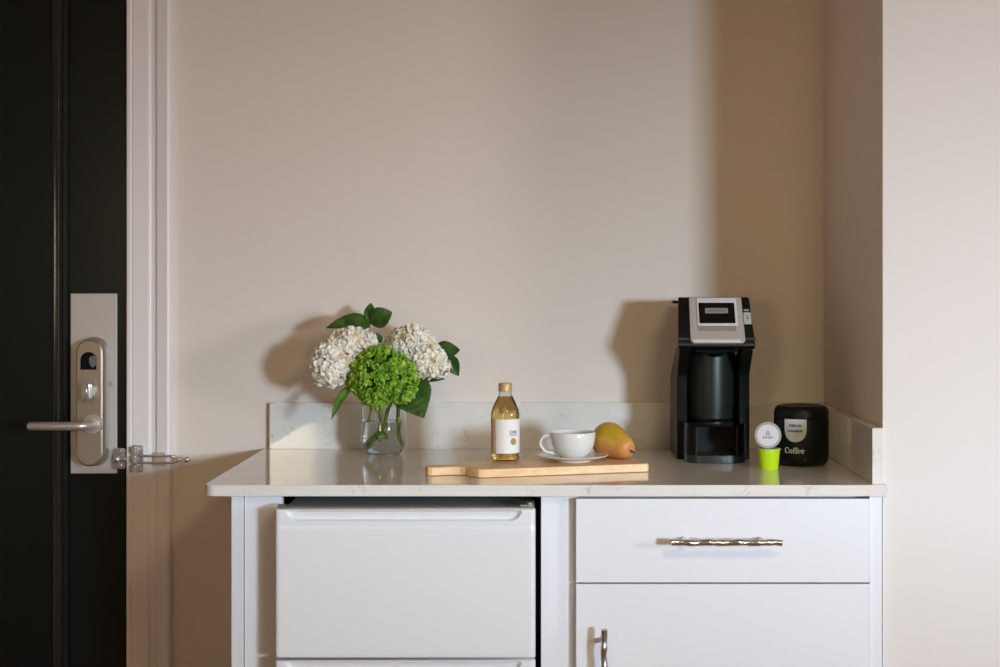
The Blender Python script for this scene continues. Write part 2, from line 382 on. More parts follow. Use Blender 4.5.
# ================================================================== SWING BAR GUARD ON THE CASING
g0 = P(137, 459, 3.48)
gd = thing('swing_bar_guard', 'polished chrome swing bar door guard screwed to the white door casing', 'door latch', (g0.x, -.016, g0.z))
bm = B(); prism(bm, rr(.026, .062, .005, 5), (g0.x, -.0175, g0.z), (1, 0, 0), (0, 0, 1), (0, -1, 0), .004)
obj('base_plate', bm, M['chrome'], gd, bevel=.001)
bm = B()
for s in (-1, 0, 1): cyl(bm, (g0.x-.004, -.03, g0.z+s*.021-.008), (g0.x-.004, -.03, g0.z+s*.021+.008), .0082, 18)
for s in (-1, 1): box(bm, g0.x-.012, g0.x+.004, -.03, -.0215, g0.z+s*.021-.008, g0.z+s*.021+.008)
obj('hinge_knuckle', bm, M['chrome'], gd, bevel=.0012, smooth=40)
for s in (-1, 1):
    bm = B(); cyl(bm, (g0.x+.008, -.0215, g0.z+s*.024), (g0.x+.008, -.0245, g0.z+s*.024), .0038, 14); obj('screw', bm, M['nickel'], gd)
yb = -.036; t0, t1 = Xp(138, 3.46), Xp(178, 3.46); hh = .0078
path = [Vector((t0, -.032, g0.z+hh)), Vector((t0+.02, yb, g0.z+hh)), Vector((t1-.014, yb, g0.z+hh)), Vector((t1-.004, yb, g0.z+.004)), Vector((t1, yb, g0.z)),
        Vector((t1-.004, yb, g0.z-.004)), Vector((t1-.014, yb, g0.z-hh)), Vector((t0+.02, yb, g0.z-hh)), Vector((t0, -.032, g0.z-hh))]
bm = B(); tube(bm, path, .0032, 12); cyl(bm, (t1-.001, yb, g0.z), (t1+.019, yb, g0.z), .0032, 12); ball(bm, (t1+.0, yb, g0.z), .006)
ball(bm, (t1+.018, yb, g0.z), .0078); obj('swing_bar', bm, M['chrome'], gd, smooth=50)
bx0 = Xp(160, 3.48)
bm = B(); prism(bm, rr(.026, .030, .003, 4), (bx0, -.020, g0.z), (1, 0, 0), (0, 0, 1), (0, -1, 0), .006); obj('rest_plate', bm, M['nickel'], gd, bevel=.001)

# ================================================================== COUNTERTOP
ZT = .9; TH = .0215; YF = -.635
CL, CR = -.6365, .642
R = .022
arc = [(CL+R-R*math.cos(a), YF+R-R*math.sin(a)) for a in [PI/2*i/8 for i in range(9)]]
pl = [(CL, 0)]+arc+[(CR, YF), (CR, -.6105), (XW-.0005, -.6105), (XW-.0005, 0)]
bm = B(); prism(bm, pl, (0, 0, ZT-TH), (1, 0, 0), (0, 1, 0), (0, 0, 1), TH); tag(obj('countertop', bm, M['quartz'], origin=(0, -.3, ZT-TH), bevel=.0018, seg=3), 'white quartz countertop with fine grey veins on white cabinets', 'countertop')
BSH = .1045
bm = B(); box(bm, -.6225, XW-.0008, -.02, -.0003, ZT, ZT+BSH); tag(obj('backsplash', bm, M['quartz'], origin=(0, -.01, ZT), bevel=.001), 'long low quartz backsplash along the back wall', 'backsplash')
bm = B(); box(bm, XW-.0215, XW-.0008, -.618, -.0203, ZT, ZT+BSH); tag(obj('side_splash', bm, M['quartz'], origin=(XW-.01, -.3, ZT), bevel=.001), 'short quartz side splash on the right alcove wall', 'backsplash')

# ================================================================== CABINETRY
ZU = ZT-TH; yf = -.612; df = 2.893
def wavy_bar(p0, p1, m, parent, back):
    """rippled bar pull between two points on two posts reaching back to plane y=back"""
    p0, p1 = Vector(p0), Vector(p1); ax = (p1-p0).normalized(); L = (p1-p0).length; sd = ax.cross(Vector((0, 1, 0)))
    pts = []; N = 60
    for i in range(N+1):
        t = i/N; pts.append(p0+ax*L*t+sd*(.0006*math.sin(t*23)+.0003*math.sin(t*41+1))+Vector((0, .0008*math.sin(t*29), 0)))
    bm = B(); tube(bm, pts, .006, 14, rfn=lambda t: +.0060+.0004*math.sin(t*44)+.0002*math.sin(t*71+2))
    pull = obj('handle', bm, m, parent, smooth=60)
    for t in (.13, .83):
        q = p0+ax*L*t; bm = B(); cyl(bm, q, (q.x, back, q.z), .0048, 16); obj('handle_post', bm, m, pull, smooth=40)
    return pull
# left end panel with the filler strip beside the fridge
ep = thing('end_panel', 'white end panel and filler strip left of the fridge', 'cabinet panel', (-.58, -.3, 0))
xe0, xe1 = Xp(231.3, df), Xp(243.3, df)
bm = B(); box(bm, xe0, xe1, yf, -.001, 0, ZU-.0005); obj('side_panel', bm, M['cab'], ep, bevel=.001)
xf1 = Xp(282, 2.898)
bm = B(); box(bm, xe1+.0012, xf1, yf+.006, yf+.026, 0, ZU-.0005); obj('filler_strip', bm, M['cab'], ep, bevel=.0008)
# base cabinet
xs0 = Xp(541, df); xs1 = .6335
cab = thing('base_cabinet', 'white base cabinet with one drawer above a door, right of the fridge', 'cabinet', (.32, -.3, 0))
bm = B(); box(bm, xs0, xs0+.018, yf+.02, -.001, 0, ZU-.0005); box(bm, xs1-.018, xs1, yf+.02, -.001, 0, ZU-.0005); box(bm, xs0+.018, xs1-.018, -.012, -.001, 0, ZU-.0005)
box(bm, xs0+.018, xs1-.018, yf+.02, -.012, .08, .098); box(bm, xs0+.018, xs1-.018, yf+.03, yf+.09, ZU-.02, ZU-.0005)
obj('carcass', bm, M['cab_in'], cab)
xa, xb = Xp(576, 2.875), Xp(869.5, 2.875)
bm = B(); box(bm, xs0, xa+.004, yf+.006, yf+.02, 0, ZU-.0005); obj('stile', bm, M['cab'], cab, bevel=.001)
bm = B(); box(bm, xb+.0012, xs1, yf-.012, yf+.02, 0, ZU-.0005); obj('stile', bm, M['cab'], cab, bevel=.001)
yd = -.630
zt, zm = Zp(498.8, 2.875), Zp(582.6, 2.875)
bm = B(); box(bm, xa, xb, yd, yd+.018, zm, zt); dr = obj('drawer', bm, M['cab'], cab, bevel=.0012)
bm = B(); box(bm, xa, xb, yd, yd+.018, .1, Zp(584.1, 2.875)); dc = obj('door', bm, M['cab'], cab, bevel=.0012)
yh = yd-.042
z = Zp(542.8, CY*-1+yh); dh = -CY+yh
wavy_bar((Xp(671, dh), yh, z), (Xp(782.3, dh), yh, z), M['handle'], dr, yd)
x = Xp(604, dh); zt2 = Zp(629.5, dh)
wavy_bar((x, yh, zt2), (x, yh, zt2-.206), M['handle'], dc, yd)

# ================================================================== FRIDGE
fl, fr = Xp(274.6, 2.825), Xp(535.4, 2.825)
yfd = -.680; zd1 = Zp(509.5, 2.825); zc = Zp(525, 2.825); zd0 = Zp(658.5, 2.825)
fg = thing('mini_fridge', 'white two-door mini fridge under the counter', 'fridge', ((fl+fr)/2, -.4, 0))
bl, br = Xp(285, 2.878), Xp(531.5, 2.878)
bm = B(); box(bm, bl, br, -.622, -.06, .03, .852); body = obj('body', bm, M['fridge'], fg, bevel=.003)
bm = B(); box(bm, bl, br, -.624, -.06, .8522, .8575); obj('top_cover', bm, M['fridge_top'], fg, bevel=.001)
bm = B(); box(bm, bl+.004, br-.004, -.632, -.622, .05, .848); obj('gasket', bm, M['gasket'], fg)
for x in (bl+.05, br-.05):
    for y in (-.57, -.12):
        bm = B(); cyl(bm, (x, y, 0), (x, y, .03), .016, 18); obj('foot', bm, M['black'], fg)
def fdoor(name, z0, z1, cap, pock0, pock1):
    """door slab whose front is a fine grid, with a scooped grip along the top"""
    zc_ = z1-cap
    w = fr-fl; nx = 150
    xs = [fl+w*i/nx for i in range(nx+1)]
    zs = [z0, z0+.001, z0+.003, z0+.007, z0+.02]+[z0+.02+(zc_-z0-.03)*i/6 for i in range(1, 7)]+[zc_-.004, zc_-.0013, zc_-.0005, zc_]
    ncap = 34; zs += [zc_+cap*i/ncap for i in range(1, ncap+1)]
    rad = .008
    def y(x, z):
        d = 0
        e = min(x-fl, fr-x)
        if e < rad: d += rad-math.sqrt(max(0, rad*rad-(rad-e)**2))
        eb = z-z0
        if eb < .005: d += .005-math.sqrt(max(0, .005**2-(.005-eb)**2))
        et = z1-z
        if et < .003: d += .003-math.sqrt(max(0, .003**2-(.003-et)**2))
        if abs(z-(zc_-.0009)) < .0007: d += .0012
        # grip
        pb = z1-.0215; pt = z1-.0025
        if z > pb:
            q = (z-pb)/.019; cxl = pock0+.022; cxr = pock1-.022
            dx = max(0, cxl-x, x-cxr)/.022
            if dx < 1:
                s = math.sqrt(1-dx*dx); q2 = (z-pb-(1-s)*.019)/.019; v = min(1, max(0, q2*7))*min(1, max(0, (z1-.002-z)/.002)); d += .013*min(1, s*1.3)*v*(1-.6*max(0, min(1, q2)))
        return yfd+d
    bm = B(); g = [[bm.verts.new((x, y(x, z), z)) for x in xs] for z in zs]
    bk = [[bm.verts.new((x, yfd+.046, z)) for x in (fl+.004, fr-.004)] for z in (z0+.002, z1-.002)]
    for a, b in zip(g, g[1:]):
        for i in range(nx): bm.faces.new((a[i], a[i+1], b[i+1], b[i]))
    bm.faces.new([bk[0][0], bk[0][1], bk[1][1], bk[1][0]])
    bm.faces.new(g[0]+[bk[0][1], bk[0][0]]); bm.faces.new(g[-1]+[bk[1][1], bk[1][0]])
    bm.faces.new([r[0] for r in g]+[bk[1][0], bk[0][0]]); bm.faces.new([r[-1] for r in g]+[bk[1][1], bk[0][1]])
    return obj(name, bm, M['fridge'], fg, smooth=38)
fdoor('freezer_door', zd0, zd1, zd1-zc, Xp(286.5, 2.825), Xp(520.5, 2.825))
zl1 = Zp(661, 2.825)
fdoor('fridge_door', .06, zl1, .028, Xp(286.5, 2.825), Xp(520.5, 2.825))
for nm, px, zz in (('hinge', 526.5, zd1+.0035), ('hinge', 524, (zd0+zl1)/2)):
    bm = B(); x = Xp(px, 2.84); box(bm, x-.012, x+.014, -.655, -.60 if zz > .7 else -.632, zz-.0018, zz+.0016)
    cyl(bm, (x+.006, -.652, zz-.002), (x+.006, -.652, zz+.0055), .0045, 16)
    obj(nm, bm, M['chrome'], fg, bevel=.0006)
for px, zz in ((279.5, zd1+.002), (285, (zd0+zl1)/2)):
    bm = B(); x = Xp(px, 2.84); box(bm, x-.006, x+.008, -.66, -.632, zz-.0015, zz+.0014); obj('hinge_cap', bm, M['gasket'], fg, bevel=.0006)

# ================================================================== COFFEE MAKER
MX = .362
cm = thing('coffee_maker', 'tall black single-serve coffee maker with silver front panel', 'coffee maker', (MX, -.15, ZT))
def headloop(y, z, hw): return [(MX-hw, y, z), (MX+hw, y, z)]
prof = [(-.055, 1.15), (-.055, 1.232), (-.09, 1.241), (-.213, 1.2465), (-.224, 1.2455), (-.284, 1.152), (-.2855, 1.144), (-.279, 1.138), (-.055, 1.138)]
def hwid(y): return .081-.020*max(0, (y+.285))/.23
bm = B(); a = [bm.verts.new((MX-hwid(y), y, z)) for y, z in prof]; b = [bm.verts.new((MX+hwid(y), y, z)) for y, z in prof]; n = len(prof)
bm.faces.new(a[::-1]); bm.faces.new(b)
for i in range(n): bm.faces.new((a[i], a[(i+1) % n], b[(i+1) % n], b[i]))
obj('head', bm, M['maker'], cm, bevel=.0022, seg=3)
bm = B(); box(bm, MX-.075, MX+.068, -.085, -.045, 1.231, 1.2345+.003); obj('reservoir_lid', bm, M['maker'], cm, bevel=.001)
sp = [(-.05, ZT), (-.215, ZT), (-.2155, 1.074), (-.222, 1.086), (-.268, 1.128), (-.278, 1.1375), (-.20, 1.1375), (-.05, 1.07)]
for s in (-1, 1):
    bm = B(); prism(bm, sp, (MX+s*.078, 0, 0), (0, 1, 0), (0, 0, 1), (-s, 0, 0), .0235); obj('side_column', bm, M['maker'], cm, bevel=.003, seg=3)
bm = B(); box(bm, MX-.0545, MX+.0545, -.12, -.051, ZT, 1.1375); obj('back_panel', bm, M['maker'], cm, bevel=.001)
bm = B(); lathe(bm, [(0, .9825), (.048, .9825), (.0515, .986), (.054, 1.02), (.054, 1.135), (0, 1.135)], (MX, -.165, 0), 56); obj('brew_column', bm, M['maker_m'], cm, smooth=40)
bm = B(); lathe(bm, [(0, 1.12), (.013, 1.12), (.02, 1.126), (.036, 1.130), (.038, 1.1379), (0, 1.1379)], (MX+.002, -.235, 0), 40); obj('brew_spout', bm, M['maker_g'], cm, smooth=40)
bm = B(); prism(bm, rr(.088, .006, .0028, 4), (MX+.002, -.274, 1.134), (1, 0, 0), (0, 0, 1), (0, 1, 0), .02); obj('brew_lip', bm, M['maker_g'], cm, bevel=.0005)
# sloping face frame
A0 = Vector((MX, -.284, 1.152)); A1 = Vector((MX, -.224, 1.2455)); V = (A1-A0).normalized(); U = Vector((1, 0, 0)); Nn = U.cross(V).normalized()
if Nn.y > 0: Nn = -Nn
def face_uv(px, py):
    o = Vector((0, CY, CZ)); r = Vector(((px-VX)/F, 1, -(py-VY)/F)); t = (A0-o).dot(Nn)/r.dot(Nn); p = o+r*t-A0
    return p.dot(U), p.dot(V)
def facepoly(x0, x1, y0, y1): # px box -> centre,w,h on slope
    a = face_uv(x0, y1); b = face_uv(x1, y0); return (a[0]+b[0])/2, (a[1]+b[1])/2, b[0]-a[0], b[1]-a[1]
def panel(bm, c, r, lift0, lift1, n=6, rs=None, taper=0):
    cx_, cy_, w, h = c; pts = rr(w, h, r, n, cx_, cy_, rs)
    pts = [((x-cx_)*(1-taper*((y-cy_)/h+.5))+cx_, y) for x, y in pts]
    return prism(bm, pts, A0+Nn*lift0, U, V, Nn, lift1-lift0)
c = facepoly(690.5, 741.8, 298.5, 343.8); bm = B(); panel(bm, c, .006, -.001, .005, rs=(.003, .003, .009, .009), taper=.035); pnl = obj('silver_panel', bm, M['silver'], cm, bevel=.0015, seg=3)
# bright bottom lip
ca = facepoly(692.5, 740.5, 340.8, 343.4); bm = B(); panel(bm, ca, .0022, .004, .0072); obj('chrome_lip', bm, M['bright'], pnl, bevel=.001, seg=3)
c = facepoly(697.8, 735.6, 326, 332.2); bm = B(); panel(bm, c, .003, .0045, .0058, rs=(.0005, .0005, .004, .004)); obj('grip_recess', bm, M['badge'], pnl)
c = facepoly(697.6, 735.6, 299.8, 327.2); bm = B(); panel(bm, c, .003, .004, .0085, taper=-.0); hf = obj('lid_handle', bm, M['bright'], cm, bevel=.0012, seg=3)
c = facepoly(699.2, 733.6, 305, 325.4); bm = B(); panel(bm, c, .0025, .008, .0095); hb = obj('lid_window', bm, M['maker_g'], hf, bevel=.0006)
cb = facepoly(704.8, 727.2, 310.6, 315.8); bm = B(); panel(bm, cb, .0008, .009, .0105); obj('badge', bm, M['badge'], hf)
bm = B(); put2d(bm, text2d('Hamilton Beach', .0058), lambda a, b: A0+U*(cb[0]+a)+V*(cb[1]+b)+Nn*.0107); obj('badge_lettering', bm, M['ink'], hf, smooth=0)
c = facepoly(744.2, 750.6, 312.8, 324.4); bm = B(); panel(bm, c, .0012, -.0005, .0022); bt = obj('brew_button', bm, mat('button_silver', (190, 190, 184), .4), cm, bevel=.0005)
bm = B()
for dy, w_, h_ in ((.006, .0045, .002), (0, .005, .004), (-.005, .005, .001)): prism(bm, rr(w_, h_, .0004, 2, c[0], c[1]+dy), A0+Nn*.0023, U, V, Nn, .0002)
obj('button_icon', bm, M['ink_soft'], bt, smooth=0)
c = facepoly(743.8, 748.8, 309.4, 311.2); bm = B(); panel(bm, c, .0006, -.0005, .0012); obj('indicator', bm, mat('indicator_grey', (160, 160, 158), .4), cm)
# ridge across the black cheeks level with the lip
for a_, b_ in ((677.5, 689.5), (742.8, 755.8)):
    c = facepoly(a_+.8, b_-.3, 338.2, 340.0); bm = B(); panel(bm, c, .0006, -.0005, .0018); obj('cheek_ridge', bm, mat('ridge_grey', (70, 72, 72), .3), cm, bevel=.0005)
# drip tray stand
TX = .3605; tw = .0632; y0t, y1t = -.21, -.297
def plan(x0, x1, corner=None):
    r = .028; o = []
    L_, R_ = TX-tw, TX+tw
    def front(x):
        e = min(x-L_, R_-x); yy = y1t+.006*((x-TX)/tw)**2
        return yy+(r-math.sqrt(max(0, r*r-(r-e)**2)) if e < r else 0)
    xs = [x0+(x1-x0)*(.5-.5*math.cos(PI*i/24)) for i in range(25)]
    return [(x, front(x)) for x in xs]+[(x1, y0t), (x0, y0t)]
bm = B(); prism(bm, plan(TX-tw, TX+tw), (0, 0, ZT), (1, 0, 0), (0, 1, 0), (0, 0, 1), .0165); tr = obj('drip_tray', bm, mat('tray_plastic', (40, 42, 42), .35), cm, bevel=.001, smooth=25)
bm = B(); prism(bm, plan(TX-tw, TX-tw+.0195), (0, 0, ZT+.0168), (1, 0, 0), (0, 1, 0), (0, 0, 1), .059)
prism(bm, plan(TX+tw-.0195, TX+tw), (0, 0, ZT+.0168), (1, 0, 0), (0, 1, 0), (0, 0, 1), .059)
box(bm, TX-tw+.0195, TX+tw-.0195, -.222, -.212, ZT+.0168, ZT+.0758)
obj('tray_walls', bm, M['maker'], tr, bevel=.001, smooth=25)
bm = B(); prism(bm, plan(TX-tw-.001, TX+tw+.001), (0, 0, ZT+.076), (1, 0, 0), (0, 1, 0), (0, 0, 1), .0062); top = obj('tray_top', bm, M['maker_g'], tr, bevel=.0016, seg=3, smooth=25)
for s in (-1, 1):
    bm = B(); xx = TX+s*.0425; tube(bm, [(xx, -.2935, ZT+.018), (xx, -.2935, ZT+.074)], .0014, 10); obj('tray_rib', bm, M['maker_m'], tr)

# ================================================================== COFFEE CANISTER
KX, KY = .535, -.308; KR = .0565; KH = .1235
kn = thing('coffee_canister', 'matt black round coffee canister with grey shield label, in the counter corner', 'canister', (KX, KY, ZT))
bm = B()
lathe(bm, [(0, .0008), (KR-.014, 0), (KR-.006, .0025), (KR-.0015, .008), (KR, .015), (KR, .0955), (KR-.001, .0968), (0, .0968)], (KX, KY, ZT), 72); obj('body', bm, M['canister'], kn, smooth=40)
bm = B(); lathe(bm, [(0, .0972), (KR-.0014, .0972), (KR, .0985), (KR, .110), (KR-.002, .1165), (KR-.006, .1212), (KR-.012, .1235), (KR-.018, .1235), (KR-.02, .122), (0, .1215)], (KX, KY, ZT), 72); obj('lid', bm, M['canister'], kn, smooth=40)
def on_can(cxp, czp, lift=.0006, X=KX, Y=KY, RR=KR, dist=None):
    """maps flat label coordinates onto the curved wall, centred where that photo column meets it"""
    D = -CY+Y; xx = Xp(cxp, D-RR*.95); a0 = math.asin(max(-1, min(1, (xx-X)/RR)))
    z0 = Zp(czp, D-RR)
    def f(u, v):
        a = a0+u/RR; r = RR+lift
        return Vector((X+r*math.sin(a), Y-r*math.cos(a), z0+v))
    return f
# shield
f = on_can(795.2, 431)
sw, sh = .0465, .0465
bm = B(); NX = 24; top_l, bot_l = [], []
for i in range(NX+1):
    u = -sw/2+sw*i/NX; t = abs(u)/(sw/2)
    top_l.append(bm.verts.new(f(u, sh/2))); bot_l.append(bm.verts.new(f(u, -sh/2+(sh*.52)*(1-math.sqrt(max(0, 1-t**2.1)))) ))
rows = [top_l]+[[bm.verts.new(f(-sw/2+sw*i/NX, 0)*0+(top_l[i].co*(1-k/6)+bot_l[i].co*(k/6))) for i in range(NX+1)] for k in range(1, 6)]+[bot_l]
for a, b in zip(rows, rows[1:]):
    for i in range(NX): bm.faces.new((a[i], a[i+1], b[i+1], b[i]))
sl = obj('shield_label', bm, M['shield'], kn, smooth=60)
# rows of small letter-like marks that cannot be read
def marks(bm, f, n, w, h, v, seed):
    rnd = random.Random(seed); st = w/n
    for i in range(n):
        u = -w/2+st*(i+.5); q = st*.34
        segs = rnd.choice([[(-q, -h/2, -q, h/2), (q, -h/2, q, h/2), (-q, 0, q, 0)], [(-q, -h/2, -q, h/2), (-q, h/2, q, h/2), (-q, 0, q*.6, 0), (-q, -h/2, q, -h/2)], [(-q, -h/2, 0, h/2), (0, h/2, q, -h/2)], [(-q, -h/2, -q, h/2), (-q, h/2, q, -h/2), (q, -h/2, q, h/2)], [(-q, -h/2, -q, h/2), (q, -h/2, q, h/2), (-q, h/2, q, h/2), (-q, -h/2, q, -h/2)]])
        for x0, y0, x1, y1 in segs:
            dx, dy = x1-x0, y1-y0; l = math.hypot(dx, dy); nx_, ny_ = -dy/l*h*.13, dx/l*h*.13
            vs = [f(u+x0+nx_, v+y0+ny_), f(u+x0-nx_, v+y0-ny_), f(u+x1-nx_, v+y1-ny_), f(u+x1+nx_, v+y1+ny_)]
            bm.faces.new([bm.verts.new(p) for p in vs])
f2 = on_can(795.2, 431, .001)
bm = B(); marks(bm, f2, 7, .026, .0042, .0105, 3); marks(bm, f2, 9, .031, .0038, -.0005, 5); obj('label_print', bm, M['ink'], sl, smooth=0)
# "Coffee" in a heavy serif drawn letter by letter
def ring(out, inn, a0=0, a1=2*PI, n=20):
    vs, fs = [], []
    for i in range(n+1):
        a = a0+(a1-a0)*i/n
        vs.append((out[0]+out[2]*math.cos(a), out[1]+out[3]*math.sin(a))); vs.append((inn[0]+inn[2]*math.cos(a), inn[1]+inn[3]*math.sin(a)))
    for i in range(n): fs.append((2*i, 2*i+1, 2*i+3, 2*i+2))
    return vs, fs
def rect(x0, x1, y0, y1): return [(x0, y0), (x1, y0), (x1, y1), (x0, y1)], [(0, 1, 2, 3)]
def glyph(ch):
    if ch == 'C': return .74, [ring((.37, .36, .37, .38), (.41, .36, .24, .33), .75, 2*PI-.75, 24), rect(.61, .68, .46, .72), rect(.64, .69, .06, .22)]
    if ch == 'o': return .54, [ring((.26, .24, .26, .26), (.26, .24, .12, .21))]
    if ch == 'f': return .34, [rect(.10, .235, .0, .60), rect(.0, .34, .0, .055), rect(.0, .32, .42, .475), ring((.26, .57, .16, .19), (.30, .57, .07, .13), .25, PI, 12), rect(.34, .44, .60, .70)]
    if ch == 'e': return .50, [ring((.25, .24, .25, .26), (.27, .24, .12, .21), .0, 2*PI-.75, 22), rect(.10, .49, .235, .285)]
f3 = on_can(794.5, 450.8, .0007)
bm = B(); x = 0; sc = .0160; word = 'Coffee'; tot = sum(glyph(c_)[0]+.03 for c_ in word)
for c_ in word:
    adv, gs = glyph(c_)
    for g in gs: put2d(bm, g, lambda a, b, x=x: f3((x+a-tot/2)*sc*.83, (b-.36)*sc))
    x += adv+.03
obj('coffee_lettering', bm, M['white'], kn, smooth=0)

# ================================================================== COFFEE PODS
def pod_prof(R_, H): return [(0, .0006), (R_*.70, 0), (R_*.76, .0015), (R_*.90, H-.006), (R_*.915, H-.0032), (R_, H-.003), (R_, H-.0006), (R_*.97, H), (0, H)]
GX, GY = Xp(768.9, 3.118), 3.118+CY
pg = thing('coffee_pod', 'bright lime green coffee pod standing upright on the counter', 'coffee pod', (GX, GY, ZT), 'coffee pods beside the canister')
bm = B(); lathe(bm, [(0, .0006), (.0178, 0), (.0188, .0015), (.0222, .036), (.0226, .0395), (.0245, .0398), (.0245, .0412), (0, .0412)], (GX, GY, ZT), 48); obj('cup', bm, M['lime'], pg, smooth=35)
bm = B(); lathe(bm, [(0, .0412), (.0225, .0412), (.0232, .0417), (.0225, .0422), (0, .0422)], (GX, GY, ZT), 40); obj('lid', bm, mat('lime_pod_foil', (200, 205, 190), .4), pg, smooth=35)
# second pod on its side on top, lid towards the room
R2 = .0268; H2 = .042
zc2 = ZT+.0425+R2; Xc, Yc = Xp(767.9, 3.104), 3.104+CY
ps = thing('coffee_pod', 'grey coffee pod with printed white lid, lying on top of the lime green pod', 'coffee pod', (Xc, Yc, ZT+.0425), 'coffee pods beside the canister')
ax = Vector((-.16, -1, .02)).normalized()
rot = Vector((0, 0, 1)).rotation_difference(ax).to_matrix().to_4x4()
mt = Matrix.Translation(Vector((Xc, Yc, zc2))) @ rot
bm = B(); lathe(bm, [(0, -H2), (R2*.7, -H2), (R2*.76, -H2+.002), (R2*.88, -.005), (R2*.9, -.003), (R2, -.0028), (R2, -.0006), (R2*.97, 0), (R2*.84, 0), (R2*.82, -.0008), (0, -.0008)], (0, 0, 0), 56)
bmesh.ops.transform(bm, matrix=mt, verts=bm.verts[:]); obj('cup', bm, M['pod'], ps, smooth=35)
bm = B(); lathe(bm, [(0, -.0008), (R2*.815, -.0008), (R2*.81, .0002), (0, .0003)], (0, 0, 0), 48)
bmesh.ops.transform(bm, matrix=mt, verts=bm.verts[:]); pl_ = obj('lid', bm, M['podlabel'], ps, smooth=35)
inv = mt
def onlid(a, b, lift=.0006): # a right, b up as seen from the room
    right = Vector((0, 0, 1)).cross(-ax).normalized()*-1; up = ax.cross(right).normalized()
    if up.z < 0: up = -up
    if right.x < 0: right = -right
    return Vector((Xc, Yc, zc2))+right*a+up*b+ax*lift
bm = B()
for dx, dy, q in ((0, .0065, .0026), (-.0028, .0022, .0022), (.0028, .0022, .0022)):
    o_, i_ = (dx, dy, q, q*1.3), (dx, dy, q*.55, q*.85); put2d(bm, ring(o_, i_, n=12), onlid)
marks(bm, lambda a, b: onlid(a-.0058, b), 3, .0085, .0038, -.0042, 8); marks(bm, lambda a, b: onlid(a+.0055, b), 4, .0105, .0034, -.0042, 9)
obj('lid_print', bm, mat('brown_ink', (150, 122, 118), .6), pl_, smooth=0)

# ================================================================== CUTTING BOARD
Bc = Vector((.2105, -.439, ZT)); u_ = Vector((-.96, -.28, 0)); v_ = Vector((-.28, .96, 0)); BT = .0165; ZB = ZT+.0005+BT
pts = [(0, .004), (.004, 0), (.340, 0), (.350, .003), (.3545, .010), (.362, .030), (.3665, .046), (.374, .0545), (.386, .0575), (.430, .0575), (.4375, .062), (.439, .070), (.439, .085), (.4365, .093), (.430, .096),
       (.386, .096), (.372, .0985), (.366, .106), (.361, .120), (.3575, .138), (.352, .145), (.342, .147), (.004, .147), (0, .143)]
bm = B(); prism(bm, pts, (Bc.x, Bc.y, ZT+.0005), u_, v_, (0, 0, 1), BT)
cb_ = obj('cutting_board', bm, M['wood'], origin=(Bc.x+u_.x*.2+v_.x*.07, Bc.y+u_.y*.2+v_.y*.07, ZT+.0005), bevel=.0018, seg=3, smooth=25)
tag(cb_, 'pale maple cutting board with a short handle, lying on the counter', 'cutting board')

# ================================================================== BOTTLE
BX, BY = -.0782, -.403; ZB0 = ZB+.0003
bo = thing('juice_bottle', 'small glass bottle of amber juice with white label and gold cap on the board', 'bottle', (BX, BY, ZB0))
outer = [(0, .0025), (.018, .0022), (.021, 0), (.0245, .0008), (.0278, .004), (.0292, .009), (.0292, .013), (.0288, .017), (.0288, .088), (.0290, .093), (.0285, .099), (.0262, .107), (.0215, .118), (.0170, .127), (.0140, .133), (.0128, .139), (.0125, .156)]
inner = [(.0107, .156), (.0108, .139), (.0120, .133), (.0150, .127), (.0195, .118), (.0242, .107), (.0265, .099), (.0270, .093), (.0268, .017), (.0272, .012), (.0255, .006), (.020, .0048), (0, .0052)]
bm = B(); lathe(bm, outer+inner, (BX, BY, ZB0), 56); obj('glass', bm, M['glass'], bo, smooth=40)
jl = [(0, .0048), (.0203, .0044), (.0259, .0056), (.0276, .012), (.0272, .017), (.0274, .093), (.0269, .099), (.0246, .107), (.0199, .118), (.0154, .127), (.0133, .131), (0, .131)]
bm = B(); lathe(bm, jl, (BX, BY, ZB0), 56); obj('juice', bm, M['juice'], bo, smooth=40)
bm = B(); lathe(bm, [(.0112, .1405), (.0136, .1405), (.0140, .1415), (.0137, .144), (.0137, .1555), (.0130, .1575), (.0118, .1582), (0, .1584)], (BX, BY, ZB0), 40); obj('cap', bm, M['cap'], bo, smooth=35)
def wrap(a0, a1, z0, z1, r, n=40):
    bm = B(); lo = []; hi = []
    for i in range(n+1):
        a = a0+(a1-a0)*i/n; p = (BX+r*math.sin(a), BY-r*math.cos(a))
        lo.append(bm.verts.new((p[0], p[1], ZB0+z0))); hi.append(bm.verts.new((p[0], p[1], ZB0+z1)))
    for i in range(n): bm.faces.new((lo[i], lo[i+1], hi[i+1], hi[i]))
    return bm
lb = obj('label', wrap(-.66, 2.1, .0185, .0865, .0290), M['paper'], bo, smooth=60)
obj('back_label', wrap(-2.2, -.72, .0185, .0865, .0290), M['paper2'], bo, smooth=60, )
def onb(a, b, lift=.0293):
    ang = .62+a/.029; return Vector((BX+lift*math.sin(ang), BY-lift*math.cos(ang), ZB0+.0525+b))
bm = B(); marks(bm, lambda a, b: onb(a, b), 3, .016, .0062, .0085, 21); marks(bm, lambda a, b: onb(a, b), 4, .017, .0032, .0025, 22); obj('label_print', bm, mat('blue_grey_ink', (140, 146, 160), .6), lb, smooth=0)
bm = B(); put2d(bm, ring((0, -.0105, .0068, .0072), (0, -.0105, .0001, .0001), n=20), onb); obj('label_emblem', bm, M['gold'], lb, smooth=0)

